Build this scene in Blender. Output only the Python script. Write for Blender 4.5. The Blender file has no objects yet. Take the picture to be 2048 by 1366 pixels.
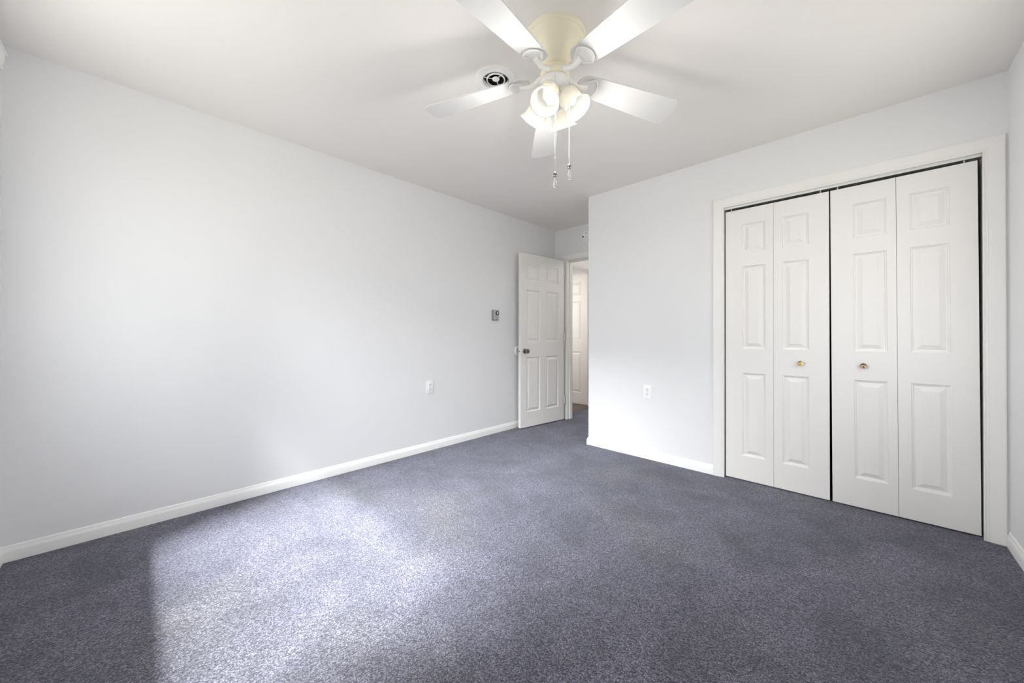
import bpy, bmesh, math, random
from math import sin, cos, pi, radians
from mathutils import Vector, Matrix, Quaternion

sc = bpy.context.scene
COL = sc.collection
random.seed(4)

# ------------------------------------------------------------------ camera
L, R = -2.9209, 0.5362          # left and right wall faces
CW, BACK = 3.112, -0.440        # closet wall face, wall behind the camera
AB, AS = 3.842, -1.9544         # alcove end wall face, alcove side wall face
H = 2.44
CAM_Z = 1.0755
cam_d = bpy.data.cameras.new('camera')
cam = bpy.data.objects.new('camera', cam_d)
COL.objects.link(cam)
cam_d.sensor_width = 36.0
cam_d.sensor_fit = 'HORIZONTAL'
cam_d.lens = 728.14 / 2048 * 36.0
cam_d.shift_y = -16.11 / 2048
cam_d.clip_start = 0.02
_yaw, _pitch, _roll = 0.7681, 0.0046, -0.0014
cam.matrix_world = (Matrix.Translation((0, 0, CAM_Z)) @ Matrix.Rotation(_yaw, 4, 'Z')
                    @ Matrix.Rotation(pi / 2 + _pitch, 4, 'X') @ Matrix.Rotation(-_roll, 4, 'Z'))
sc.camera = cam

# ------------------------------------------------------------------ light and exposure
vs = sc.view_settings
sc.display_settings.display_device = 'sRGB'
vs.view_transform = 'Standard'
vs.look = 'None'
vs.gamma = 1.0
vs.use_curve_mapping = False
vs.exposure = 0.03

SKY, GROUND = 4.1, 2.7
P1, P3, P4, P5, GLOW = 1200, 72, 8.5, 11.5, 1.2
BULB_W = 4.5
world = bpy.data.worlds.new('daylight_sky')
sc.world = world
world.use_nodes = True
wn = world.node_tree
bg = wn.nodes['Background']
_tc = wn.nodes.new('ShaderNodeTexCoord')
_sp = wn.nodes.new('ShaderNodeSeparateXYZ')
_cr = wn.nodes.new('ShaderNodeValToRGB')       # dull ground below the horizon, pale sky above
_mr = wn.nodes.new('ShaderNodeMapRange')
_mr.inputs['From Min'].default_value = -0.25
_mr.inputs['From Max'].default_value = 0.25
_cr.color_ramp.elements[0].position = 0.40
_cr.color_ramp.elements[0].color = (*[GROUND * c for c in (1.0, 0.96, 0.88)], 1)
_cr.color_ramp.elements[1].position = 0.60
_cr.color_ramp.elements[1].color = (*[SKY * c for c in (0.975, 0.985, 1.0)], 1)
wn.links.new(_tc.outputs['Generated'], _sp.inputs[0])
wn.links.new(_sp.outputs['Z'], _mr.inputs['Value'])
wn.links.new(_mr.outputs['Result'], _cr.inputs['Fac'])
wn.links.new(_cr.outputs['Color'], bg.inputs[0])
bg.inputs[1].default_value = 1.0


def area_light(name, loc, target, sx, sy, power, color):
    d = bpy.data.lights.new(name, 'AREA')
    d.shape = 'RECTANGLE'
    d.size, d.size_y = sx, sy
    d.energy = power
    d.color = color
    o = bpy.data.objects.new(name, d)
    COL.objects.link(o)
    o.location = loc
    v = Vector(target) - Vector(loc)
    o.rotation_euler = v.to_track_quat('-Z', 'Z').to_euler()
    return o


def portal(name, loc, target, sx, sy):
    o = area_light(name, loc, target, sx, sy, 1, (1, 1, 1))
    o.data.cycles.is_portal = True
    return o


# the window in the wall behind the camera
BW = dict(x0=-2.45, x1=-1.15, z0=0.80, z1=2.20)
portal('window_portal', ((BW['x0'] + BW['x1']) / 2, BACK - 0.16, 1.5), ((BW['x0'] + BW['x1']) / 2, 3, 1.5),
       BW['x1'] - BW['x0'], BW['z1'] - BW['z0'])



def sky_fill(elev0, elev1, width, radiance, dist=9.0, dx=0.0):
    """area lamp added outside as hazy sky between two elevations, facing the window sill."""
    tgt = Vector((-1.6, BACK, BW['z0']))
    e = radians((elev0 + elev1) / 2)
    loc = tgt + Vector((0, -cos(e), sin(e))) * dist + Vector((dx, 0, 0))
    h = dist * radians(elev1 - elev0)
    return area_light('sky_fill_lamp', loc, tgt, width, h, radiance * pi * width * h, (0.97, 0.975, 1.0))


sky_fill(58.2, 60.6, 2.0, P1, dx=0.5)
sky_fill(53.0, 58.2, 2.2, P1 * 0.22, dx=0.4)
sky_fill(46.0, 53.0, 2.4, P1 * 0.09, dx=0.3)
sky_fill(26.0, 46.0, 5.0, P3, dx=0.2)
sky_fill(10.0, 26.0, 2.6, P4, dx=0.0)
sky_fill(2.0, 21.0, 6.0, P5, dx=-6.5)
# area lamp added beyond the window as sunlit ground, brightens the ceiling
area_light('ground_fill_lamp', (-2.0, BACK - 3.4, -0.6), (-1.95, BACK - 1.2, 2.0), 6.0, 4.0, GLOW * pi * 24, (1.0, 0.985, 0.95))
SW = dict(y0=1.10, y1=2.60, z0=0.90, z1=2.10)  # unseen side window, added to light the left wall and open door
portal('added_window_portal', (R + 0.16, 1.85, 1.5), (L, 1.85, 1.5), SW['y1'] - SW['y0'], SW['z1'] - SW['z0'])
sc.cycles.diffuse_bounces = 8
sc.cycles.max_bounces = 14
sc.cycles.transparent_max_bounces = 16

HALL_W = 20.0
HALLWAY_W = 15.0

# ------------------------------------------------------------------ materials


def mat(name, color, rough=0.6, metal=0.0, spec=0.5, bump=0.0, bscale=80.0, var=0.0, vscale=6.0):
    m = bpy.data.materials.new(name)
    m.use_nodes = True
    nt = m.node_tree
    b = nt.nodes['Principled BSDF']
    b.inputs['Base Color'].default_value = (*color, 1)
    b.inputs['Roughness'].default_value = rough
    b.inputs['Metallic'].default_value = metal
    b.inputs['Specular IOR Level'].default_value = spec
    tc = nt.nodes.new('ShaderNodeTexCoord')
    if var > 0:
        n = nt.nodes.new('ShaderNodeTexNoise')
        n.inputs['Scale'].default_value = vscale
        n.inputs['Detail'].default_value = 3
        nt.links.new(tc.outputs['Object'], n.inputs['Vector'])
        r = nt.nodes.new('ShaderNodeMapRange')
        r.inputs['From Min'].default_value = 0.3
        r.inputs['From Max'].default_value = 0.7
        r.inputs['To Min'].default_value = 1 - var
        r.inputs['To Max'].default_value = 1 + var
        nt.links.new(n.outputs['Fac'], r.inputs['Value'])
        mx = nt.nodes.new('ShaderNodeVectorMath')
        mx.operation = 'SCALE'
        mx.inputs[0].default_value = color
        nt.links.new(r.outputs['Result'], mx.inputs['Scale'])
        nt.links.new(mx.outputs['Vector'], b.inputs['Base Color'])
    if bump > 0:
        n2 = nt.nodes.new('ShaderNodeTexNoise')
        n2.inputs['Scale'].default_value = bscale
        n2.inputs['Detail'].default_value = 3
        nt.links.new(tc.outputs['Object'], n2.inputs['Vector'])
        bp = nt.nodes.new('ShaderNodeBump')
        bp.inputs['Strength'].default_value = bump
        bp.inputs['Distance'].default_value = 0.002
        nt.links.new(n2.outputs['Fac'], bp.inputs['Height'])
        nt.links.new(bp.outputs['Normal'], b.inputs['Normal'])
    return m


M_wall = mat('wall_paint', (0.822, 0.826, 0.830), 0.75, spec=0.25, bump=0.10, bscale=160, var=0.006, vscale=3)
M_ceil = mat('ceiling_paint', (0.885, 0.862, 0.835), 0.9, spec=0.1, bump=0.12, bscale=180, var=0.008, vscale=2)
M_trim = mat('trim_paint', (0.875, 0.865, 0.845), 0.45, spec=0.4, var=0.006, vscale=9)
M_door = mat('door_paint', (0.855, 0.838, 0.815), 0.5, spec=0.35, bump=0.06, bscale=220, var=0.006, vscale=5)
M_base = mat('baseboard_paint', (0.91, 0.91, 0.90), 0.4, spec=0.4, var=0.006, vscale=9)
M_plastic = mat('white_plastic', (0.92, 0.92, 0.915), 0.35, var=0.004)
M_white = mat('white_enamel', (0.86, 0.86, 0.85), 0.4, var=0.004)
M_cream = mat('cream_enamel', (0.90, 0.84, 0.66), 0.4, var=0.01, vscale=20)
M_blade = mat('blade_white', (0.72, 0.72, 0.715), 0.45, var=0.006, vscale=10)
M_slot = mat('dark_slot', (0.03, 0.03, 0.03), 0.6, var=0.01)
M_brass = mat('polished_brass', (0.78, 0.60, 0.25), 0.22, metal=1.0, bump=0.2, bscale=300, var=0.05, vscale=60)
M_dkbrass = mat('aged_brass', (0.45, 0.33, 0.2), 0.25, metal=1.0, bump=0.2, bscale=300, var=0.08, vscale=60)
M_chrome = mat('dark_nickel', (0.30, 0.27, 0.25), 0.12, metal=1.0, var=0.05)
M_steel = mat('galvanised_steel', (0.16, 0.155, 0.15), 0.4, metal=0.8, var=0.25, vscale=40)
M_alum = mat('track_metal', (0.82, 0.82, 0.80), 0.35, metal=0.0, var=0.01)
M_grey = mat('grey_plastic', (0.28, 0.28, 0.28), 0.4, var=0.03)
M_ltgrey = mat('pale_grey_plastic', (0.5, 0.5, 0.5), 0.35, var=0.03)
M_black = mat('black_plastic', (0.02, 0.02, 0.02), 0.35, var=0.01)
M_dark = mat('closet_interior', (0.25, 0.25, 0.25), 0.9, var=0.02)  # darkness of the unlit closet put into the colour
M_chain = mat('chain_metal', (0.75, 0.74, 0.72), 0.25, metal=1.0, var=0.03)
M_outside = mat('siding', (0.5, 0.5, 0.5), 0.8, var=0.02)


def glassy(name, tint, mix):
    m = bpy.data.materials.new(name)
    m.use_nodes = True
    nt = m.node_tree
    nt.nodes.remove(nt.nodes['Principled BSDF'])
    out = nt.nodes['Material Output']
    t = nt.nodes.new('ShaderNodeBsdfTransparent')
    t.inputs[0].default_value = (*tint, 1)
    g = nt.nodes.new('ShaderNodeBsdfGlossy')
    g.inputs['Roughness'].default_value = 0.03
    x = nt.nodes.new('ShaderNodeMixShader')
    x.inputs[0].default_value = mix
    nt.links.new(t.outputs[0], x.inputs[1])
    nt.links.new(g.outputs[0], x.inputs[2])
    nt.links.new(x.outputs[0], out.inputs['Surface'])
    return m


M_pane = glassy('window_glass', (0.97, 0.98, 0.98), 0.05)
M_crystal = bpy.data.materials.new('clear_crystal')
M_crystal.use_nodes = True
_b = M_crystal.node_tree.nodes['Principled BSDF']
_b.inputs['Transmission Weight'].default_value = 0.85
_b.inputs['Roughness'].default_value = 0.04
_b.inputs['Base Color'].default_value = (1, 1, 1, 1)

# frosted lamp glass: light goes through it both straight and scattered
M_shade = bpy.data.materials.new('frosted_lamp_glass')
M_shade.use_nodes = True
nt = M_shade.node_tree
b = nt.nodes['Principled BSDF']
b.inputs['Base Color'].default_value = (0.10, 0.099, 0.094, 1)
b.inputs['Roughness'].default_value = 0.35
tl = nt.nodes.new('ShaderNodeBsdfTranslucent')
tl.inputs[0].default_value = (0.36, 0.35, 0.315, 1)
tp = nt.nodes.new('ShaderNodeBsdfTransparent')
tp.inputs[0].default_value = (1, 0.98, 0.94, 1)
x1 = nt.nodes.new('ShaderNodeMixShader')
x1.inputs[0].default_value = 0.5
x2 = nt.nodes.new('ShaderNodeMixShader')
x2.inputs[0].default_value = 0.10
nt.links.new(b.outputs[0], x1.inputs[1])
nt.links.new(tl.outputs[0], x1.inputs[2])
nt.links.new(x1.outputs[0], x2.inputs[1])
nt.links.new(tp.outputs[0], x2.inputs[2])
nt.links.new(x2.outputs[0], nt.nodes['Material Output'].inputs['Surface'])

M_bulb = bpy.data.materials.new('lit_bulb')      # clear envelope with a bright glow
M_bulb.use_nodes = True
nt = M_bulb.node_tree
nt.nodes.remove(nt.nodes['Principled BSDF'])
tp = nt.nodes.new('ShaderNodeBsdfTransparent')
em = nt.nodes.new('ShaderNodeEmission')
em.inputs[0].default_value = (1.0, 0.93, 0.80, 1)
em.inputs[1].default_value = 1.8
mx = nt.nodes.new('ShaderNodeMixShader')
mx.inputs[0].default_value = 0.2
nt.links.new(tp.outputs[0], mx.inputs[1])
nt.links.new(em.outputs[0], mx.inputs[2])
nt.links.new(mx.outputs[0], nt.nodes['Material Output'].inputs['Surface'])


def carpet_material():
    m = bpy.data.materials.new('blue_grey_carpet')
    m.use_nodes = True
    nt = m.node_tree
    lk = nt.links.new
    N = nt.nodes.new
    b = nt.nodes['Principled BSDF']
    b.inputs['Roughness'].default_value = 1.0
    b.inputs['Specular IOR Level'].default_value = 0.05
    b.inputs['Sheen Weight'].default_value = 0.35
    b.inputs['Sheen Roughness'].default_value = 0.6
    b.inputs['Sheen Tint'].default_value = (0.75, 0.78, 0.9, 1)
    tc = N('ShaderNodeTexCoord')

    def noise(scale, detail=2.0, rough=0.5, dist=0.0):
        n = N('ShaderNodeTexNoise')
        n.inputs['Scale'].default_value = scale
        n.inputs['Detail'].default_value = detail
        n.inputs['Roughness'].default_value = rough
        n.inputs['Distortion'].default_value = dist
        lk(tc.outputs['Object'], n.inputs['Vector'])
        return n.outputs['Fac']

    def rng(v, a, bb, c, d):
        r = N('ShaderNodeMapRange')
        r.inputs['From Min'].default_value = a
        r.inputs['From Max'].default_value = bb
        r.inputs['To Min'].default_value = c
        r.inputs['To Max'].default_value = d
        lk(v, r.inputs['Value'])
        return r.outputs['Result']

    def math_(op, a, c):
        n = N('ShaderNodeMath')
        n.operation = op
        for i, v in enumerate((a, c)):
            if isinstance(v, (int, float)):
                n.inputs[i].default_value = v
            else:
                lk(v, n.inputs[i])
        return n.outputs[0]

    # tufts
    vo = N('ShaderNodeTexVoronoi')
    vo.inputs['Scale'].default_value = 210
    lk(tc.outputs['Object'], vo.inputs['Vector'])
    tuft = rng(vo.outputs['Distance'], 0.0, 0.75, 1.0, 0.0)
    sep = N('ShaderNodeSeparateColor')
    lk(vo.outputs['Color'], sep.inputs[0])
    rnd = sep.outputs[0]
    fine = noise(420, 3, 0.7)
    mid = noise(70, 3, 0.65)
    pile = noise(3.2, 4, 0.6, 0.6)      # lay of the pile, brushed patches
    broad = noise(1.3, 2, 0.5, 0.3)
    k = math_('MULTIPLY', rng(rnd, 0, 1, 0.40, 1.65), rng(tuft, 0, 1, 0.30, 1.42))
    k = math_('MULTIPLY', k, rng(fine, 0.3, 0.7, 0.55, 1.45))
    k = math_('MULTIPLY', k, rng(mid, 0.3, 0.7, 0.66, 1.34))
    k = math_('MULTIPLY', k, rng(pile, 0.35, 0.65, 0.72, 1.34))
    # colour: blue-violet grey, with worn greyer traffic patches
    cr = N('ShaderNodeMix')
    cr.data_type = 'RGBA'
    cr.inputs[6].default_value = (0.156, 0.149, 0.196, 1)
    cr.inputs[7].default_value = (0.155, 0.149, 0.160, 1)
    lk(rng(broad, 0.52, 0.70, 0.0, 1.0), cr.inputs[0])
    vm = N('ShaderNodeVectorMath')
    vm.operation = 'SCALE'
    lk(cr.outputs[2], vm.inputs[0])
    lk(k, vm.inputs['Scale'])
    lk(vm.outputs['Vector'], b.inputs['Base Color'])
    hgt = math_('ADD', math_('MULTIPLY', tuft, 0.7), math_('ADD', math_('MULTIPLY', fine, 0.5), math_('MULTIPLY', mid, 0.9)))
    bp = N('ShaderNodeBump')
    bp.inputs['Strength'].default_value = 0.85
    bp.inputs['Distance'].default_value = 0.006
    lk(hgt, bp.inputs['Height'])
    lk(bp.outputs['Normal'], b.inputs['Normal'])
    return m


def wood_material():
    m = bpy.data.materials.new('brown_wood_planks')
    m.use_nodes = True
    nt = m.node_tree
    b = nt.nodes['Principled BSDF']
    b.inputs['Roughness'].default_value = 0.45
    tc = nt.nodes.new('ShaderNodeTexCoord')
    mp = nt.nodes.new('ShaderNodeMapping')
    mp.inputs['Scale'].default_value = (2.0, 30.0, 1.0)
    nt.links.new(tc.outputs['Object'], mp.inputs['Vector'])
    n = nt.nodes.new('ShaderNodeTexNoise')
    n.inputs['Scale'].default_value = 3.0
    n.inputs['Detail'].default_value = 6
    nt.links.new(mp.outputs['Vector'], n.inputs['Vector'])
    cr = nt.nodes.new('ShaderNodeValToRGB')
    cr.color_ramp.elements[0].position = 0.35
    cr.color_ramp.elements[0].color = (0.05, 0.032, 0.028, 1)
    cr.color_ramp.elements[1].position = 0.68
    cr.color_ramp.elements[1].color = (0.24, 0.165, 0.145, 1)
    nt.links.new(n.outputs['Fac'], cr.inputs['Fac'])
    nt.links.new(cr.outputs['Color'], b.inputs['Base Color'])
    return m


M_carpet = carpet_material()
M_wood = wood_material()

# ------------------------------------------------------------------ mesh helpers


def obj(name, bm, material, parent=None, smooth=False, loc=None, weld=False):
    if weld:
        bmesh.ops.remove_doubles(bm, verts=bm.verts, dist=1e-5)
    bmesh.ops.recalc_face_normals(bm, faces=bm.faces)
    me = bpy.data.meshes.new(name)
    bm.to_mesh(me)
    bm.free()
    if material:
        me.materials.append(material)
    if smooth:
        for p in me.polygons:
            p.use_smooth = True
        try:
            me.set_sharp_from_angle(angle=radians(38))
        except Exception:
            pass
    o = bpy.data.objects.new(name, me)
    COL.objects.link(o)
    if parent:
        o.parent = parent
    if loc:
        o.location = loc
    return o


def empty(name, loc, rz=0.0):
    o = bpy.data.objects.new(name, None)
    o.empty_display_size = 0.1
    COL.objects.link(o)
    o.location = loc
    o.rotation_euler = (0, 0, rz)
    return o


def tag(o, label=None, cat=None, group=None, kind=None):
    if label:
        o['label'] = label
    if cat:
        o['category'] = cat
    if group:
        o['group'] = group
    if kind:
        o['kind'] = kind
    return o


def add_box(bm, x0, x1, y0, y1, z0, z1, bevel=0.0, seg=2):
    vs_ = [bm.verts.new(p) for p in ((x0, y0, z0), (x1, y0, z0), (x1, y1, z0), (x0, y1, z0),
                                     (x0, y0, z1), (x1, y0, z1), (x1, y1, z1), (x0, y1, z1))]
    fs = [bm.faces.new([vs_[i] for i in f]) for f in
          ((3, 2, 1, 0), (4, 5, 6, 7), (0, 1, 5, 4), (1, 2, 6, 5), (2, 3, 7, 6), (3, 0, 4, 7))]
    if bevel > 0:
        es = list({e for f in fs for e in f.edges})
        bmesh.ops.bevel(bm, geom=es, offset=bevel, segments=seg, profile=0.6, affect='EDGES')


def box(*a, bevel=0.0, seg=2):
    bm = bmesh.new()
    add_box(bm, *a, bevel=bevel, seg=seg)
    return bm


def add_lathe(bm, prof, n=48, M=None, closed=False):
    """prof: list of (radius, z) turned about the local z axis; M moves it."""
    rings = []
    for (r, z) in prof:
        if r < 1e-6:
            rings.append([bm.verts.new((0, 0, z))])
        else:
            rings.append([bm.verts.new((r * cos(2 * pi * k / n), r * sin(2 * pi * k / n), z)) for k in range(n)])
    pairs = list(zip(rings[:-1], rings[1:]))
    if closed:
        pairs.append((rings[-1], rings[0]))
    for a, c in pairs:
        for k in range(n):
            k2 = (k + 1) % n
            if len(a) == 1 and len(c) == 1:
                continue
            if len(a) == 1:
                bm.faces.new((a[0], c[k], c[k2]))
            elif len(c) == 1:
                bm.faces.new((a[k], c[0], a[k2]))
            else:
                bm.faces.new((a[k], c[k], c[k2], a[k2]))
    if M is not None:
        bmesh.ops.transform(bm, matrix=M, verts=[v for r in rings for v in r])


def lathe(prof, n=48, M=None, closed=False):
    bm = bmesh.new()
    add_lathe(bm, prof, n, M, closed)
    return bm


def add_tube(bm, pts, rad, n=12, caps=True):
    pts = [Vector(p) for p in pts]
    rads = rad if isinstance(rad, (list, tuple)) else [rad] * len(pts)
    rings = []
    up = Vector((0, 0, 1))
    prev = None
    for i, p in enumerate(pts):
        t = (pts[min(i + 1, len(pts) - 1)] - pts[max(i - 1, 0)]).normalized()
        if prev is None:
            a = up.cross(t)
            if a.length < 1e-3:
                a = Vector((1, 0, 0))
            a.normalize()
        else:
            a = (prev - t * prev.dot(t)).normalized()
        prev = a
        c = t.cross(a)
        rings.append([bm.verts.new(p + (a * cos(2 * pi * k / n) + c * sin(2 * pi * k / n)) * rads[i]) for k in range(n)])
    for a, c in zip(rings[:-1], rings[1:]):
        for k in range(n):
            bm.faces.new((a[k], a[(k + 1) % n], c[(k + 1) % n], c[k]))
    if caps:
        bm.faces.new(rings[0][::-1])
        bm.faces.new(rings[-1])


def tube(pts, rad, n=12):
    bm = bmesh.new()
    add_tube(bm, pts, rad, n)
    return bm


def add_sweep(bm, prof, path, frames):
    """closed profile (u, v) swept through stations: pos + u*U + v*V."""
    rings = []
    for p, (U, V) in zip(path, frames):
        rings.append([bm.verts.new(Vector(p) + Vector(U) * u + Vector(V) * v) for u, v in prof])
    n = len(prof)
    for a, c in zip(rings[:-1], rings[1:]):
        for k in range(n):
            bm.faces.new((a[k], a[(k + 1) % n], c[(k + 1) % n], c[k]))
    bm.faces.new(rings[0][::-1])
    bm.faces.new(rings[-1])


def add_prism(bm, pts2, z0, z1, M=None):
    a = [bm.verts.new((x, y, z0)) for x, y in pts2]
    c = [bm.verts.new((x, y, z1)) for x, y in pts2]
    n = len(pts2)
    bm.faces.new(a[::-1])
    bm.faces.new(c)
    for k in range(n):
        bm.faces.new((a[k], a[(k + 1) % n], c[(k + 1) % n], c[k]))
    if M is not None:
        bmesh.ops.transform(bm, matrix=M, verts=a + c)


def struct(o, label, cat):
    return tag(o, label, cat, kind='structure')


# ------------------------------------------------------------------ room shell
T = 0.115
DOORX0, DOORX1, DOORZ = -2.733, -1.972, 2.030      # entry doorway
CX0, CX1, CZ = -0.770, 0.461, 2.050                # closet opening
HY0, HY1, HZ = 4.03, 4.815, 2.045                  # doorway in the hall
HALL_END = 5.60
OTHER_X = -5.2

# floors
bm = bmesh.new()
add_box(bm, L - 0.05, R + T, BACK - T, CW + 0.80, -0.05, 0.0)
add_box(bm, L - 0.05, R + T, CW + 0.80, HALL_END, -0.05, 0.0)
struct(obj('floor', bm, M_carpet), 'blue-grey cut pile carpet covering the whole bedroom floor', 'carpet')
struct(obj('floor_hall_room', box(OTHER_X, L - 0.05, 3.5, HALL_END + 1.0, -0.05, -0.004), M_wood),
       'brown wood plank floor seen through the far doorway', 'wood floor')

# ceiling with the round hole of the air outlet
VX, VY, VR = -1.4165, 1.3385, 0.0700


def ceiling_mesh():
    bm = bmesh.new()
    x0, x1, y0, y1 = OTHER_X, R + T, BACK - T, HALL_END + 1.0
    s = 0.16
    z = H
    add = lambda a, b_, c, d: bm.faces.new([bm.verts.new(p) for p in ((a, c, z), (b_, c, z), (b_, d, z), (a, d, z))])
    add(x0, VX - s, y0, y1)
    add(VX + s, x1, y0, y1)
    add(VX - s, VX + s, y0, VY - s)
    add(VX - s, VX + s, VY + s, y1)
    n = 64
    ring, sq = [], []
    for k in range(n):
        a = 2 * pi * k / n
        c, d = cos(a), sin(a)
        ring.append(bm.verts.new((VX + VR * c, VY + VR * d, z)))
        f = s / max(abs(c), abs(d))
        sq.append(bm.verts.new((VX + f * c, VY + f * d, z)))
    for k in range(n):
        k2 = (k + 1) % n
        bm.faces.new((ring[k], ring[k2], sq[k2], sq[k]))
    return bm


struct(obj('ceiling', ceiling_mesh(), M_ceil), 'flat off-white bedroom ceiling around the fan', 'ceiling')


def wall(name, boxes, label, m=M_wall):
    bm = bmesh.new()
    for bx in boxes:
        add_box(bm, *bx)
    return struct(obj(name, bm, m), label, 'wall')


ZB = -0.05
wall('wall_left', [(L - T, L, BACK - T, HY0, ZB, H), (L - T, L, HY1, HALL_END, ZB, H), (L - T, L, HY0, HY1, HZ, H)],
     'long bare pale grey wall on the left with outlet and thermostat')
wall('wall_closet', [(AS, CX0, CW, CW + T, ZB, H), (CX1, R, CW, CW + T, ZB, H), (CX0, CX1, CW, CW + T, CZ, H)],
     'pale grey wall holding the bifold closet doors')
wall('wall_alcove', [(AS, AS + T, CW + T, AB, ZB, H)], 'short side wall of the entry alcove behind the closet wall corner')
wall('wall_entry', [(L, DOORX0, AB, AB + T, ZB, H), (DOORX1, AS + T, AB, AB + T, ZB, H), (DOORX0, DOORX1, AB, AB + T, DOORZ, H)],
     'pale grey wall above the open bedroom doorway')
wall('wall_right', [(R, R + T, BACK - T, SW['y0'], ZB, H), (R, R + T, SW['y1'], CW + 0.8, ZB, H),
                    (R, R + T, SW['y0'], SW['y1'], ZB, SW['z0']), (R, R + T, SW['y0'], SW['y1'], SW['z1'], H)],
     'narrow slice of pale grey wall at the right edge')
wall('wall_rear', [(L, BW['x0'], BACK - T, BACK, ZB, H), (BW['x1'], R, BACK - T, BACK, ZB, H),
                   (BW['x0'], BW['x1'], BACK - T, BACK, ZB, BW['z0']), (BW['x0'], BW['x1'], BACK - T, BACK, BW['z1'], H)],
     'pale grey window wall behind the camera')
wall('wall_closet_interior', [(AS + T, R, CW + 0.70, CW + 0.80, ZB, H)], 'back wall inside the closet, coloured dark for the unlit interior', M_dark)
wall('wall_hall', [(L, R + T, HALL_END, HALL_END + T, ZB, H), (AS + T + 0.9, AS + 2 * T + 0.9, AB + T, HALL_END, ZB, H)],
     'hallway walls beyond the bedroom doorway')
wall('wall_hall_room', [(OTHER_X, L - T, HALL_END + 0.6, HALL_END + 0.7, ZB, H), (OTHER_X - T, OTHER_X, 3.4, HALL_END + 0.7, ZB, H),
                        (OTHER_X, L - T, 3.4, 3.5, ZB, H)],
     'pale wall of the room across the hallway')

# baseboards: flat face, stepped ogee and a bead on top
BPROF = [(0, -0.01), (0.0135, -0.01), (0.0135, 0.046), (0.0125, 0.050), (0.0085, 0.060), (0.0065, 0.0640), (0.0065, 0.0675),
         (0.0050, 0.0715), (0.0025, 0.0735), (0, 0.0740)]


def baseboard(name, path, normals, label):
    bm = bmesh.new()
    add_sweep(bm, BPROF, path, [((n[0], n[1], 0), (0, 0, 1)) for n in normals])
    return struct(obj(name, bm, M_base, smooth=True), label, 'baseboard')


CASW = 0.0735
baseboard('baseboard_left', [(L, BACK, 0), (L, AB, 0)], [(1, 0), (1, 0)], 'white baseboard along the long left wall')
baseboard('baseboard_closet', [(AS, AB, 0), (AS, CW, 0), (CX0 + 0.007 - CASW, CW, 0)],
          [(-1, 0), (-1, -1), (0, -1)], 'white baseboard left of the closet turning the alcove corner')
baseboard('baseboard_right', [(R, CW, 0), (R, BACK, 0)], [(-1, 0), (-1, 0)], 'white baseboard at the far right edge')
baseboard('baseboard_rear', [(L, BACK, 0), (R, BACK, 0)], [(0, 1), (0, 1)], 'white baseboard under the rear window')

# door casings: u runs outwards from the opening, v stands off the wall
CPROF = [(0, 0), (0, 0.0085), (0.002, 0.0105), (0.006, 0.0105), (0.008, 0.0085), (0.011, 0.0085), (0.0125, 0.0105), (0.0165, 0.0115),
         (0.0185, 0.0100), (0.022, 0.0105), (0.030, 0.0130), (0.044, 0.0150), (0.060, 0.0160), (0.068, 0.0160), (0.0715, 0.0145),
         (0.0735, 0.0120), (0.0735, 0)]


def casing(name, x0, x1, zt, y, ny, label, axis='x', sides=(True, True)):
    """mitred casing round an opening; axis 'x': wall runs along x at y, facing ny along y."""
    bm = bmesh.new()
    P = [(x0, -0.01), (x0, zt), (x1, zt), (x1, -0.01)]
    U = [(-1, 0), (-1, 1), (1, 1), (1, 0)]

    def w(a, z):
        return Vector((a, y, z)) if axis == 'x' else Vector((y, a, z))

    def d(a, z):
        return Vector((a, 0, z)) if axis == 'x' else Vector((0, a, z))
    nv = Vector((0, ny, 0)) if axis == 'x' else Vector((ny, 0, 0))
    idx = [i for i in range(4)]
    path = [w(*P[i]) for i in idx]
    fr = [(d(*U[i]), nv) for i in idx]
    add_sweep(bm, CPROF, path, fr)
    return struct(obj(name, bm, M_trim, smooth=True), label, 'door trim')


casing('trim_1', CX0 + 0.007, CX1 - 0.008, CZ - 0.006, CW, -1, 'white moulded casing around the closet opening')
casing('trim_2', DOORX0 + 0.002, DOORX1, DOORZ, AB, -1, 'white casing around the open bedroom doorway')
casing('trim_3', HY0, HY1, HZ, L, 1, 'shaded white casing of the doorway across the hall', axis='y')

# jamb linings
bm = bmesh.new()
add_box(bm, DOORX0 - 0.012, DOORX0 + 0.006, AB, AB + T, ZB, DOORZ + 0.012)
add_box(bm, DOORX1 - 0.006, DOORX1 + 0.012, AB, AB + T, ZB, DOORZ + 0.012)
add_box(bm, DOORX0, DOORX1, AB, AB + T, DOORZ - 0.004, DOORZ + 0.012)
add_box(bm, DOORX0 + 0.006, DOORX0 + 0.018, AB + 0.045, AB + 0.085, ZB, DOORZ - 0.004)
add_box(bm, DOORX1 - 0.018, DOORX1 - 0.006, AB + 0.045, AB + 0.085, ZB, DOORZ - 0.004)
add_box(bm, DOORX0 + 0.006, DOORX1 - 0.006, AB + 0.045, AB + 0.085, DOORZ - 0.016, DOORZ - 0.004)
struct(obj('trim_4', bm, M_trim), 'white jamb and stop lining the open bedroom doorway', 'door jamb')
bm = bmesh.new()
add_box(bm, CX0 - 0.012, CX0 + 0.003, CW + 0.0005, CW + T, ZB, CZ + 0.012)
add_box(bm, CX1 - 0.003, CX1 + 0.012, CW + 0.0005, CW + T, ZB, CZ + 0.012)
add_box(bm, CX0, CX1, CW + 0.0005, CW + T, CZ - 0.003, CZ + 0.012)
struct(obj('trim_5', bm, M_trim), 'white jamb lining inside the closet opening', 'door jamb')
bm = bmesh.new()
add_box(bm, L - T - 0.001, L + 0.001, HY0 - 0.012, HY0 + 0.004, ZB, HZ + 0.012)
add_box(bm, L - T - 0.001, L + 0.001, HY1 - 0.004, HY1 + 0.012, ZB, HZ + 0.012)
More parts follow.
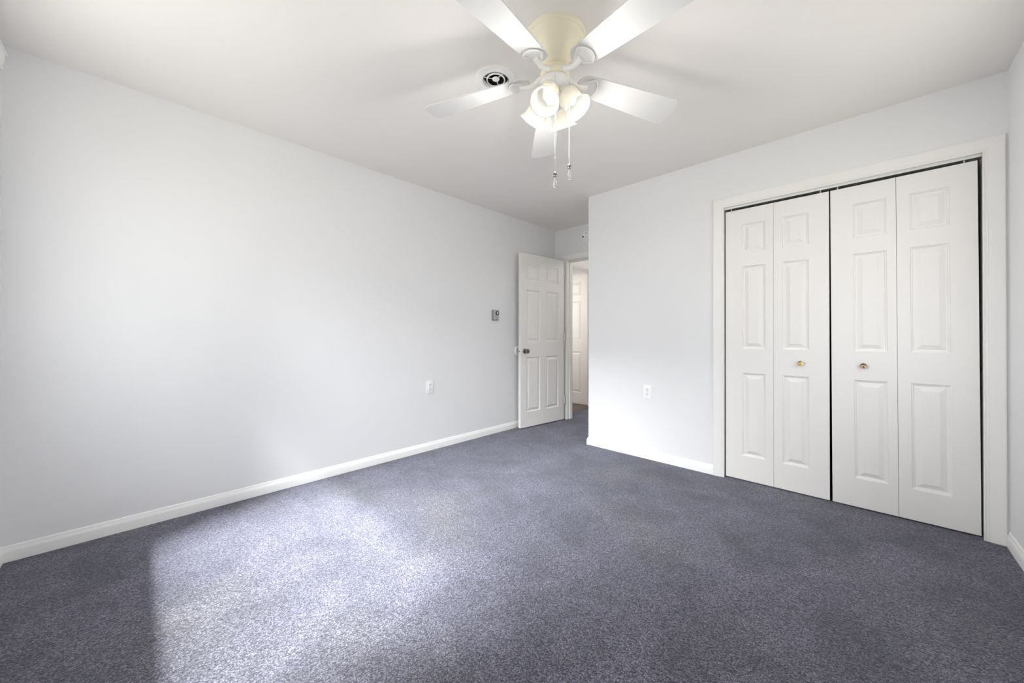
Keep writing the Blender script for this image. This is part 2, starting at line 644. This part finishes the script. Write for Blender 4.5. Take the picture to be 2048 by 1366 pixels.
add_box(bm, L - T - 0.001, L + 0.001, HY0, HY1, HZ - 0.005, HZ + 0.012)
struct(obj('trim_6', bm, M_trim), 'white jamb lining the doorway across the hall', 'door jamb')

# ------------------------------------------------------------------ panelled doors


def panel_face(bm, w, h, panels, y, s):
    """one moulded face at y; s = -1 faces -y, +1 faces +y. panels: (x0, x1, z0, z1)."""
    xs = sorted({0, w} | {p[0] for p in panels} | {p[1] for p in panels})
    zs = sorted({0, h} | {p[2] for p in panels} | {p[3] for p in panels})
    cells = {}

    def vert(x, z, d=0.0):
        k = (round(x, 5), round(z, 5), round(d, 5))
        if k not in cells:
            cells[k] = bm.verts.new((x, y - s * d, z))
        return cells[k]
    steps = [(0.0, 0.0), (0.003, 0.0055), (0.0075, 0.0065), (0.010, 0.0115), (0.0165, 0.0120), (0.040, 0.0020), (0.0415, 0.0012)]
    for xa, xb in zip(xs[:-1], xs[1:]):
        for za, zb in zip(zs[:-1], zs[1:]):
            inside = any(p[0] - 1e-6 <= xa and xb <= p[1] + 1e-6 and p[2] - 1e-6 <= za and zb <= p[3] + 1e-6 for p in panels)
            if not inside:
                bm.faces.new([vert(a, c) for a, c in ((xa, za), (xb, za), (xb, zb), (xa, zb))])
    for (x0, x1, z0, z1) in panels:
        prev = None
        for (i, d) in steps:
            q = [vert(a, c, d) for a, c in ((x0 + i, z0 + i), (x1 - i, z0 + i), (x1 - i, z1 - i), (x0 + i, z1 - i))]
            if prev:
                for k in range(4):
                    bm.faces.new((prev[k], prev[(k + 1) % 4], q[(k + 1) % 4], q[k]))
            prev = q
        bm.faces.new(prev)
    return xs, zs


def leaf(w, h, t, panels):
    bm = bmesh.new()
    panel_face(bm, w, h, panels, 0.0, -1)
    panel_face(bm, w, h, panels, t, 1)
    for (xa, xb, za, zb) in ((0, w, 0, 0), (0, w, h, h)):
        bm.faces.new([bm.verts.new(p) for p in ((xa, 0, za), (xb, 0, za), (xb, t, za), (xa, t, za))])
    for x in (0, w):
        bm.faces.new([bm.verts.new(p) for p in ((x, 0, 0), (x, 0, h), (x, t, h), (x, t, 0))])
    return bm


# closet bifold doors
DH, DZ0, DY = 2.006, 0.008, CW + 0.020
PZ = [(0.186, 0.798), (0.977, 1.588), (1.688, 1.901)]


def knob_mesh(r, l, M):
    return lathe([(0, 0), (r * 0.62, 0), (r * 0.62, 0.003), (r * 0.36, 0.007), (r * 0.34, l * 0.45), (r * 0.8, l * 0.62), (r, l * 0.76),
                  (r * 0.97, l * 0.88), (r * 0.84, l * 0.95), (r * 0.70, l * 0.93), (r * 0.55, l * 0.99), (r * 0.38, l * 0.95),
                  (r * 0.2, l * 1.02), (0, l * 1.03)], 28, M)


TO_FRONT = Matrix.Rotation(pi / 2, 4, 'X')      # lathe +z -> -y


def bifold(name, x0, xm, x1, panels_a, panels_b, knob_x, knob_m, knob_label, tilt, label):
    root = empty(name, (x0, DY, DZ0))
    for a, c, pn in ((x0, xm, panels_a), (xm, x1, panels_b)):
        w = c - a - 0.0016
        o = obj('door_leaf', leaf(w, DH, 0.030, [(p[0] - a, p[1] - a, z0 - DZ0, z1 - DZ0) for p in [pn] for z0, z1 in PZ]), M_door, root)
        o.location = (a - x0, 0, 0)
    k = obj('knob', knob_mesh(0.0165, 0.026, TO_FRONT), knob_m, root, smooth=True, loc=(knob_x - x0, 0.0, 0.889 - DZ0))
    tag(k, knob_label)
    for px in (x0 + 0.035, x1 - 0.045):
        obj('track_pin', lathe([(0, 0), (0.0035, 0), (0.0035, 0.024), (0, 0.024)], 12), M_alum, root, loc=(px - x0, 0.016, DH))
    root.rotation_euler = (0, tilt, 0)
    struct(root, label, 'closet door')
    return root


bifold('door_1', -0.7570, -0.4575, -0.1590, (-0.6500, -0.5060), (-0.4060, -0.2630), -0.3070, M_brass, 'polished brass knob', 0.0,
       'left white panelled bifold closet door with bright brass knob')
bifold('door_2', -0.1465, 0.1475, 0.4500, (-0.0405, 0.1065), (0.2010, 0.3510), 0.0015, M_dkbrass, 'darker aged brass knob', -radians(0.22),
       'right white panelled bifold closet door with darker brass knob')
# sliding track over the bifold doors
trk = empty('bifold_track', (CX0 + 0.004, CW + 0.014, CZ - 0.003))
tag(trk, 'thin white metal track running above the closet doors', 'door track')
TW = CX1 - CX0 - 0.008
obj('track_lip', box(0, TW, 0, 0.003, -0.016, 0), M_alum, trk)
obj('track_channel', box(0, TW, 0.003, 0.040, -0.004, 0), M_slot, trk)  # near-black colour stands in for shade in the gap over the doors

# bedroom door, swung open towards the left wall
EW, EH, ET = 0.732, 2.008, 0.036
EPZ = [(0.185, 0.820), (0.995, 1.602), (1.705, 1.904)]
EPX = [(0.092, 0.312), (0.408, 0.632)]
edoor = empty('door_3', (-2.8133, 3.0537, 0.012), math.atan2(0.72816, 0.07505))
obj('door_leaf', leaf(EW, EH, ET, [(a, c, z0 - 0.012, z1 - 0.012) for a, c in EPX for z0, z1 in EPZ]), M_door, edoor)
KX, KZ = 0.064, 0.880


def round_knob(l):
    return [(0, 0), (0.031, 0), (0.031, 0.004), (0.024, 0.008), (0.012, 0.010), (0.011, l * 0.45), (0.017, l * 0.52), (0.026, l * 0.66),
            (0.0275, l * 0.78), (0.024, l * 0.92), (0.012, l * 0.99), (0, l)]


k = obj('knob', lathe(round_knob(0.062), 32, TO_FRONT), M_chrome, edoor, smooth=True, loc=(KX, 0, KZ))
tag(k, 'dark shiny metal knob on the room side')
k = obj('knob', lathe(round_knob(0.022), 32, Matrix.Rotation(-pi / 2, 4, 'X')), M_chrome, edoor, smooth=True, loc=(KX, ET, KZ))
bm = box(-0.0015, 0.001, 0.006, ET - 0.006, KZ - 0.028, KZ + 0.028)
obj('latch_plate', bm, M_trim, edoor)
obj('latch_bolt', box(-0.006, 0.0, 0.012, 0.024, KZ - 0.007, KZ + 0.007, bevel=0.002), M_chrome, edoor)
for hz in (0.2, 1.0, 1.82):
    bm = lathe([(0, 0), (0.006, 0), (0.006, 0.09), (0, 0.09)], 14)
    add_box(bm, -0.028, 0.0, 0.004, 0.0065, 0.0, 0.09)
    obj('hinge', bm, M_trim, edoor, loc=(EW + 0.005, -0.004, hz), smooth=True)
struct(edoor, 'white six-panel bedroom door standing open against the left wall', 'door')

# open door in the room across the hall
fdoor = empty('door_4', (-3.790, 4.790, 0.012))
obj('door_leaf', leaf(0.76, 2.012, 0.035, [(a, c, z0 - 0.012, z1 - 0.012) for a, c in [(0.11, 0.33), (0.43, 0.65)] for z0, z1 in EPZ]), M_door, fdoor)
obj('knob', lathe(round_knob(0.060), 24, TO_FRONT), M_chrome, fdoor, smooth=True, loc=(0.065, 0, 0.88))
struct(fdoor, 'white panelled door seen through the doorway across the hall', 'door')

# ------------------------------------------------------------------ windows (behind and beside the camera)


def window(name, axis, a0, a1, z0, z1, face, n, label):
    """n: direction from the room outwards along the wall normal (+1 or -1)."""
    root = empty(name, (0, 0, 0))

    def bx(bm, u0, u1, d0, d1, za, zb):
        d0, d1 = sorted((face + n * d0, face + n * d1))
        if axis == 'x':
            add_box(bm, u0, u1, d0, d1, za, zb)
        else:
            add_box(bm, d0, d1, u0, u1, za, zb)
    f = 0.04
    bm = bmesh.new()
    bx(bm, a0, a0 + f, 0.05, 0.10, z0, z1)
    bx(bm, a1 - f, a1, 0.05, 0.10, z0, z1)
    bx(bm, a0 + f, a1 - f, 0.05, 0.10, z0, z0 + f)
    bx(bm, a0 + f, a1 - f, 0.05, 0.10, z1 - f, z1)
    obj('window_frame', bm, M_trim, root)
    bm = bmesh.new()
    bx(bm, a0 + f, a1 - f, 0.073, 0.077, z0 + f, z1 - f)
    obj('pane', bm, M_pane, root)
    bm = bmesh.new()
    bx(bm, a0 - 0.03, a1 + 0.03, -0.03, 0.0, z0 - 0.025, z0)
    obj('window_sill', bm, M_trim, root)
    struct(root, label, 'window')


window('window_1', 'x', BW['x0'], BW['x1'], BW['z0'], BW['z1'], BACK, -1, 'wide white window in the wall behind the camera')

window('added_window', 'y', SW['y0'], SW['y1'], SW['z0'], SW['z1'], R, 1, 'added unseen side window letting fill daylight in through the right wall')

# valance over the rear window: only its end shows in the upper left corner
root = empty('window_valance', (-2.70, BACK, 2.235))
prof = [(0, 0)]
for i in range(15):
    a = -pi / 2 + pi * i / 14
    prof.append((0.006 + 0.030 * cos(a) ** 0.8 if cos(a) > 1e-6 else 0.006, 0.066 + 0.060 * sin(a)))
prof.append((0, 0.132))
bm = bmesh.new()
add_sweep(bm, prof, [(-0.02, 0, 0), (1.98, 0, 0)], [((0, 1, 0), (0, 0, 1))] * 2)
obj('valance_front', bm, M_white, root, smooth=True)
obj('valance_top', box(-0.035, 1.99, 0, 0.0405, 0.078, 0.083), M_white, root)
obj('bottom_rail', lathe([(0, 0), (0.0045, 0), (0.0045, 2.0), (0, 2.0)], 16, Matrix.Rotation(pi / 2, 4, 'Y')), M_white, root,
    smooth=True, loc=(-0.02, 0.028, 0.010))
tag(root, 'white rounded window valance end under the ceiling in the upper left corner', 'valance')

# ------------------------------------------------------------------ ceiling fan
FX, FY = -1.0213, 1.3375
fan = empty('ceiling_fan', (FX, FY, H))
fan.rotation_euler = (0, 0, 0)
tag(fan, 'white five-blade ceiling fan with four lit glass shades', 'ceiling fan')
Z = lambda z: z - H
obj('canopy', lathe([(0, Z(2.44)), (0.1415, Z(2.44)), (0.1415, Z(2.428)), (0.139, Z(2.424)), (0.133, Z(2.421)), (0.131, Z(2.416)),
                     (0.127, Z(2.410)), (0.119, Z(2.403)), (0.109, Z(2.396)), (0.107, Z(2.392)), (0.103, Z(2.388)), (0.092, Z(2.374)),
                     (0.080, Z(2.355)), (0.070, Z(2.338)), (0.063, Z(2.322)), (0.060, Z(2.314)), (0.060, Z(2.309)), (0.056, Z(2.306)),
                     (0, Z(2.306))], 64), M_cream, fan, smooth=True)
obj('motor_hub', lathe([(0, Z(2.3055)), (0.047, Z(2.3055)), (0.047, Z(2.280)), (0.066, Z(2.278)), (0.068, Z(2.274)), (0.068, Z(2.254)),
                        (0.064, Z(2.251)), (0, Z(2.251))], 48), M_cream, fan, smooth=True)
obj('switch_housing', lathe([(0, Z(2.247)), (0.062, Z(2.247)), (0.065, Z(2.243)), (0.065, Z(2.222)), (0.061, Z(2.205)), (0.052, Z(2.190)),
                             (0.044, Z(2.180)), (0.043, Z(2.165)), (0.045, Z(2.160)), (0.045, Z(2.140)), (0.040, Z(2.128)), (0.026, Z(2.118)),
                             (0.012, Z(2.114)), (0.010, Z(2.104)), (0.006, Z(2.099)), (0, Z(2.098))], 48), M_white, fan, smooth=True)

# blades: pitched, drooping a little, each carried by a blade iron
B_Z0, B_TIP, B_W0, B_W1, B_PITCH, B_DROOP = Z(2.2547), 0.651, 0.1126, 0.1589, -0.2054, 0.0843
B_R0 = 0.120


def blade_pt(r, s, dz=0.0):
    """r along the blade, s across it, dz off its plane."""
    return Vector((r, s * cos(B_PITCH) - dz * sin(B_PITCH), B_Z0 - B_DROOP * (r - 0.2) + s * sin(B_PITCH) + dz * cos(B_PITCH)))


def half_w(r):
    w = (B_W0 + (B_W1 - B_W0) * (r - 0.2) / (B_TIP - 0.2)) / 2
    return w


def blade_outline():
    pts = []
    n = 10
    cr = 0.042
    # rounded inner end
    rc = B_R0 + 0.052
    for i in range(n + 1):
        a = pi / 2 + (pi) * i / n
        pts.append((rc + 0.052 * cos(a), half_w(rc) * sin(a)))
    for r in (0.25, 0.35, 0.45, 0.55):
        pts.append((r, -half_w(r)))
    w = half_w(B_TIP - cr)
    for i in range(n + 1):
        a = -pi / 2 + (pi / 2) * i / n
        pts.append((B_TIP - cr + cr * cos(a), -(w - cr) + cr * sin(a)))
    for i in range(n + 1):
        a = (pi / 2) * i / n
        pts.append((B_TIP - cr + cr * cos(a), (w - cr) + cr * sin(a)))
    for r in (0.55, 0.45, 0.35, 0.25):
        pts.append((r, half_w(r)))
    return pts


def blade_mesh():
    bm = bmesh.new()
    pl = blade_outline()
    t = 0.006
    a = [bm.verts.new(blade_pt(r, s + 0.0032, 0)) for r, s in pl]
    c = [bm.verts.new(blade_pt(r, s + 0.0032, t)) for r, s in pl]
    n = len(pl)
    bm.faces.new(a)
    bm.faces.new(c[::-1])
    for k in range(n):
        bm.faces.new((a[k], a[(k + 1) % n], c[(k + 1) % n], c[k]))
    return bm


def iron_mesh():
    bm = bmesh.new()
    # fan-shaped plate under the blade
    arc = []
    for i in range(13):
        a = radians(-68 + 136 * i / 12)
        arc.append((0.168 + 0.052 * cos(a), 0.050 * sin(a)))
    pl = [(0.125, 0.010), (0.122, -0.010), (0.150, -0.022)] + arc + [(0.150, 0.022)]
    seen = []
    for q in pl:
        if q not in seen:
            seen.append(q)
    a = [bm.verts.new(blade_pt(r, s + 0.003, -0.0045)) for r, s in seen]
    c = [bm.verts.new(blade_pt(r, s + 0.003, -0.0005)) for r, s in seen]
    n = len(seen)
    bm.faces.new(a)
    bm.faces.new(c[::-1])
    for k in range(n):
        bm.faces.new((a[k], a[(k + 1) % n], c[(k + 1) % n], c[k]))
    # raised rim along the outer arc and down both sides
    add_tube(bm, [blade_pt(0.150, -0.019, -0.006)] + [blade_pt(r, s + 0.003, -0.006) for r, s in arc] + [blade_pt(0.150, 0.025, -0.006)], 0.0042, 8)
    # S-shaped arm from the hub
    p1 = blade_pt(0.165, 0.003, -0.007)
    p0 = Vector((0.050, 0, Z(2.266)))
    pts = [p0, Vector((0.075, 0, Z(2.262))), Vector((0.098, 0.0, Z(2.250))), Vector((0.120, 0.001, Z(2.243))), Vector((0.142, 0.002, p1.z - 0.004)), p1]
    add_tube(bm, pts, [0.017, 0.014, 0.011, 0.011, 0.012, 0.013], 12)
    return bm


blade_src = iron_src = None
TH0 = -2.6959
for i in range(5):
    if blade_src is None:
        o = obj('blade', blade_mesh(), M_blade, fan)
        ir = obj('blade_iron', iron_mesh(), M_white, o, smooth=True)
        blade_src, iron_src = o, ir
    else:
        o = blade_src.copy()
        COL.objects.link(o)
        ir = iron_src.copy()
        COL.objects.link(ir)
        ir.parent = o
        o.parent = fan
    o.rotation_euler = (0, 0, TH0 + i * 2 * pi / 5)

# four lamps: arm, frosted bell shade, bulb
TILT = radians(34)
SH_L = 0.112
outer = [(0.021, 0.0), (0.034, 0.004), (0.044, 0.013), (0.0500, 0.028), (0.0510, 0.046), (0.0495, 0.064), (0.0495, 0.080), (0.0525, 0.094),
         (0.0590, 0.105), (0.0655, 0.111), (0.0660, 0.113)]
inner = [(max(r - 0.0025, 0.01), z + (0.0025 if z < 0.03 else 0.0)) for r, z in outer[::-1]]
shade_prof = outer + inner
AZ0 = 0.7681 + math.atan2(0.875, 0.484)    # lamp on the far right; the others follow at right angles
lamp_src = None
for i in range(4):
    az = AZ0 + i * pi / 2
    d = Vector((cos(az), sin(az), 0))
    rim = d * 0.112 + Vector((0, 0, Z(2.086)))
    ax = (d * sin(TILT) + Vector((0, 0, -cos(TILT)))).normalized()
    base = rim - ax * SH_L
    q = Vector((0, 0, 1)).rotation_difference(ax)
    Ms = Matrix.Translation(base) @ q.to_matrix().to_4x4()
    bm = bmesh.new()
    add_tube(bm, [d * 0.030 + Vector((0, 0, Z(2.196))), d * 0.040 + Vector((0, 0, Z(2.192))), base - ax * 0.012], [0.010, 0.012, 0.013], 12)
    add_lathe(bm, [(0, -0.022), (0.014, -0.022), (0.026, -0.014), (0.030, -0.002), (0.030, 0.003), (0.0285, 0.006), (0.0235, 0.006), (0.0, 0.006)], 24, Ms)
    obj('lamp_arm', bm, M_white, fan, smooth=True)
    sh = obj('lamp_shade', lathe(shade_prof, 40, Ms, closed=True), M_shade, fan, smooth=True)
    bulb = obj('light_bulb', lathe([(0, 0.008), (0.012, 0.008), (0.012, 0.026), (0.016, 0.034), (0.0215, 0.046), (0.0225, 0.056), (0.0195, 0.067),
                                    (0.011, 0.075), (0, 0.077)], 24, Ms), M_bulb, sh, smooth=True)
    for along, watts, soft in ((0.056, BULB_W * 0.26, 0.018), (0.138, BULB_W, 0.03)):    # one in the glass, one added below its mouth to light the ceiling
        ld = bpy.data.lights.new('bulb_light', 'POINT')
        ld.energy = watts
        ld.color = (1.0, 0.965, 0.91)
        ld.shadow_soft_size = soft
        lo = bpy.data.objects.new('bulb_light', ld)
        COL.objects.link(lo)
        lo.location = Vector((FX, FY, H)) + base + ax * along

# pull chains with crystal fobs


def chain(x, y, ztop, zbot):
    bm = bmesh.new()
    n = int((ztop - zbot) / 0.0062)
    add_tube(bm, [(0, 0, 0), (0, 0, zbot - ztop)], 0.0006, 5)
    for i in range(n):
        z = -i * 0.0062
        M = Matrix.Translation((0, 0, z))
        bmesh.ops.create_icosphere(bm, subdivisions=1, radius=0.0019, matrix=M)
    o = obj('pull_chain', bm, M_chain, fan, smooth=True, loc=(x - FX, y - FY, ztop - H))
    fb = lathe([(0, 0.010), (0.003, 0.010), (0.004, 0.006), (0.0065, 0.003), (0.0085, -0.002), (0.0085, -0.012), (0.0065, -0.016), (0, -0.016)], 16)
    obj('chain_connector', fb, M_chrome, o, smooth=True, loc=(0, 0, zbot - ztop))
    fb = lathe([(0, -0.015), (0.004, -0.016), (0.0055, -0.022), (0.0045, -0.026), (0.0075, -0.034), (0.0095, -0.042), (0.0090, -0.048), (0.0060, -0.051),
                (0.0085, -0.055), (0.0060, -0.061), (0, -0.062)], 10)
    tag(obj('chain_fob', fb, M_crystal, o, loc=(0, 0, zbot - ztop)), 'clear crystal fob')
    return o


chain(-0.977, 1.283, 2.222, 1.788)
chain(-0.944, 1.344, 2.222, 1.833)

# ------------------------------------------------------------------ ceiling air outlet
vent = empty('ceiling_vent', (VX, VY, H))
tag(vent, 'round white ceiling air outlet with dark open centre behind the fan blade', 'air vent')
obj('flange', lathe([(0.1145, 0.0), (0.1145, -0.003), (0.110, -0.0055), (0.095, -0.008), (0.080, -0.0075), (0.0715, -0.004), (0.0690, 0.002),
                     (0.0690, 0.020), (0.0665, 0.020), (0.0665, 0.0)] + [(0.0675, -0.004)], 64,
                    closed=False), M_white, vent, smooth=True)
obj('duct', lathe([(0.0698, 0.004), (0.0698, 0.16), (0, 0.16)], 48), M_steel, vent, smooth=True)
obj('damper_ring', lathe([(0.0500, 0.007), (0.0440, 0.003), (0.0440, 0.0015), (0.0510, 0.0055)], 48, closed=True), M_white, vent, smooth=True)
obj('centre_disc', lathe([(0, 0.002), (0.012, 0.003), (0.019, 0.007), (0.020, 0.009), (0, 0.009)], 36), M_white, vent, smooth=True)
for k in range(3):
    a = radians(118) + k * 2 * pi / 3
    obj('spoke', tube([(0.02 * cos(a), 0.02 * sin(a), 0.008), (0.068 * cos(a), 0.068 * sin(a), 0.008)], 0.0022, 8), M_white, vent, smooth=True)
bm = bmesh.new()
for k in range(4):
    a = radians(30) + k * pi / 2
    M = Matrix.Rotation(a, 4, 'Z') @ Matrix.Translation((0.043, 0, 0.05)) @ Matrix.Rotation(radians(25), 4, 'X')
    n0 = len(bm.verts)
    add_box(bm, -0.022, 0.024, -0.001, 0.001, -0.03, 0.03)
    bm.verts.ensure_lookup_table()
    bmesh.ops.transform(bm, matrix=M, verts=bm.verts[n0:])
obj('damper_blade', bm, M_steel, vent)

# ------------------------------------------------------------------ wall fittings (local: x right, z up, -y out of the wall)


def slots(parent, zc):
    """dark openings of one receptacle"""
    bm = bmesh.new()
    add_box(bm, -0.0075, -0.0053, -0.0078, -0.0070, zc + 0.000, zc + 0.0085)
    add_box(bm, 0.0053, 0.0075, -0.0078, -0.0070, zc + 0.001, zc + 0.0080)
    add_lathe(bm, [(0, 0), (0.0026, 0), (0.0026, 0.0008), (0, 0.0008)], 12, Matrix.Translation((0, -0.0070, zc - 0.0065)) @ TO_FRONT)
    return obj('socket_slots', bm, M_slot, parent)


def outlet(loc, rz, label):
    root = empty('wall_outlet', loc, rz)
    tag(root, label, 'outlet', 'wall outlets')
    obj('cover_plate', box(-0.035, 0.035, -0.0055, 0.0, -0.057, 0.057, bevel=0.003), M_plastic, root, smooth=True)
    for zc in (0.0195, -0.0195):
        pl = []
        for k in range(24):
            a = 2 * pi * k / 24
            pl.append((0.0172 * cos(a), max(-0.0125, min(0.0125, 0.0172 * sin(a)))))
        bm = bmesh.new()
        add_prism(bm, pl, 0.0, 0.0018, Matrix.Translation((0, -0.0053, zc)) @ TO_FRONT)
        rc = obj('receptacle', bm, M_white, root)
        slots(rc, zc)
    obj('screw', lathe([(0, 0), (0.003, 0), (0.0025, 0.001), (0, 0.0012)], 14, Matrix.Translation((0, -0.0054, 0)) @ TO_FRONT), M_chain, root)
    return root


outlet((L, 1.9180, 0.588), pi / 2, 'white wall outlet low on the long left wall')
outlet((-1.3590, CW, 0.582), 0.0, 'white wall outlet low on the wall left of the closet')

th = empty('thermostat', (L, 2.7450, 1.294), pi / 2)
tag(th, 'small grey wall thermostat with round dial near the open door', 'thermostat')
obj('thermostat_body', box(-0.041, 0.041, -0.030, 0.0, -0.056, 0.056, bevel=0.004), M_grey, th)
obj('face_plate', box(-0.036, 0.037, -0.0325, -0.030, -0.017, 0.051, bevel=0.001), M_ltgrey, th)
obj('lower_panel', box(-0.036, 0.037, -0.0325, -0.030, -0.050, -0.021, bevel=0.001), M_ltgrey, th)
obj('label_stripe', box(-0.012, 0.020, -0.0332, -0.0325, -0.040, -0.036), M_black, th)
dl = obj('dial', lathe([(0.0225, 0.0), (0.0225, 0.008), (0.021, 0.0095), (0.0135, 0.0095), (0.0135, 0.0)], 32,
                       Matrix.Translation((0.011, -0.0325, 0.021)) @ TO_FRONT, closed=True), M_black, th, smooth=True)
obj('dial_cap', lathe([(0.0, 0.006), (0.0130, 0.006), (0.0130, 0.0), (0, 0)], 32, Matrix.Translation((0.011, -0.0325, 0.021)) @ TO_FRONT), M_plastic, dl,
    smooth=True)

al = empty('smoke_alarm', (-2.437, AB, 2.287))
tag(al, 'round white alarm above the bedroom doorway half hidden by the wall corner', 'smoke alarm')
obj('alarm_body', lathe([(0.0, 0), (0.066, 0), (0.066, 0.012), (0.062, 0.022), (0.052, 0.032), (0.030, 0.036), (0, 0.036)], 48, TO_FRONT), M_plastic, al, smooth=True)
for (x, z, s) in ((-0.034, -0.006, 0.011), (0.010, 0.030, 0.006), (0.020, -0.020, 0.005)):
    obj('sound_slot', box(x - s, x + s, -0.0368, -0.030, z - s * 0.8, z + s * 0.8, bevel=0.002), M_black, al)

db = tag(obj('door_bumper', lathe([(0, 0), (0.058, 0), (0.058, 0.005), (0.052, 0.011), (0.030, 0.013), (0.026, 0.010), (0, 0.009)], 40,
                                  Matrix.Rotation(pi / 2, 4, 'Y')), M_plastic, smooth=True, loc=(L, 3.125, 0.892)),
         'round white wall bumper behind the open bedroom door knob', 'door bumper')

# unseen hallway lamp, added to brighten the open door and alcove
hl = empty('added_hall_lamp', (-1.60, 4.75, H))
tag(hl, 'added unseen lamp in the hallway, brightening the open bedroom door', 'added lamp')
obj('lamp_base', lathe([(0, 0), (0.13, 0), (0.13, -0.02), (0, -0.02)], 32), M_white, hl, smooth=True)
obj('lamp_glass', lathe([(0.12, -0.02), (0.12, -0.04), (0.09, -0.075), (0.04, -0.09), (0, -0.092)], 32), M_shade, hl, smooth=True)
ld = bpy.data.lights.new('hallway_fill', 'POINT')
ld.energy = HALLWAY_W
ld.color = (1.0, 0.96, 0.90)
ld.shadow_soft_size = 0.10
lo = bpy.data.objects.new('hallway_fill', ld)
COL.objects.link(lo)
lo.location = (-1.60, 4.75, H - 0.22)

# unseen lamp added across the hall to light the doorway head and door
lampo = empty('added_room_lamp', (-3.75, 4.05, H))
tag(lampo, 'added unseen hanging lamp lighting the doorway across the hall', 'pendant lamp')
obj('lamp_base', lathe([(0, 0), (0.06, 0), (0.06, -0.02), (0, -0.02)], 32), M_white, lampo, smooth=True)
obj('cord', tube([(0, 0, -0.02), (0, 0, -0.62)], 0.004, 8), M_white, lampo)
obj('lamp_shade', lathe([(0.02, -0.62), (0.10, -0.66), (0.15, -0.76), (0.148, -0.76), (0.098, -0.664), (0.02, -0.624)], 32, closed=True), M_white, lampo, smooth=True)
ld = bpy.data.lights.new('hall_room_fill', 'POINT')
ld.energy = HALL_W
ld.color = (1.0, 0.95, 0.88)
ld.shadow_soft_size = 0.06
lo = bpy.data.objects.new('hall_room_fill', ld)
COL.objects.link(lo)
lo.location = (-3.75, 4.05, H - 0.86)
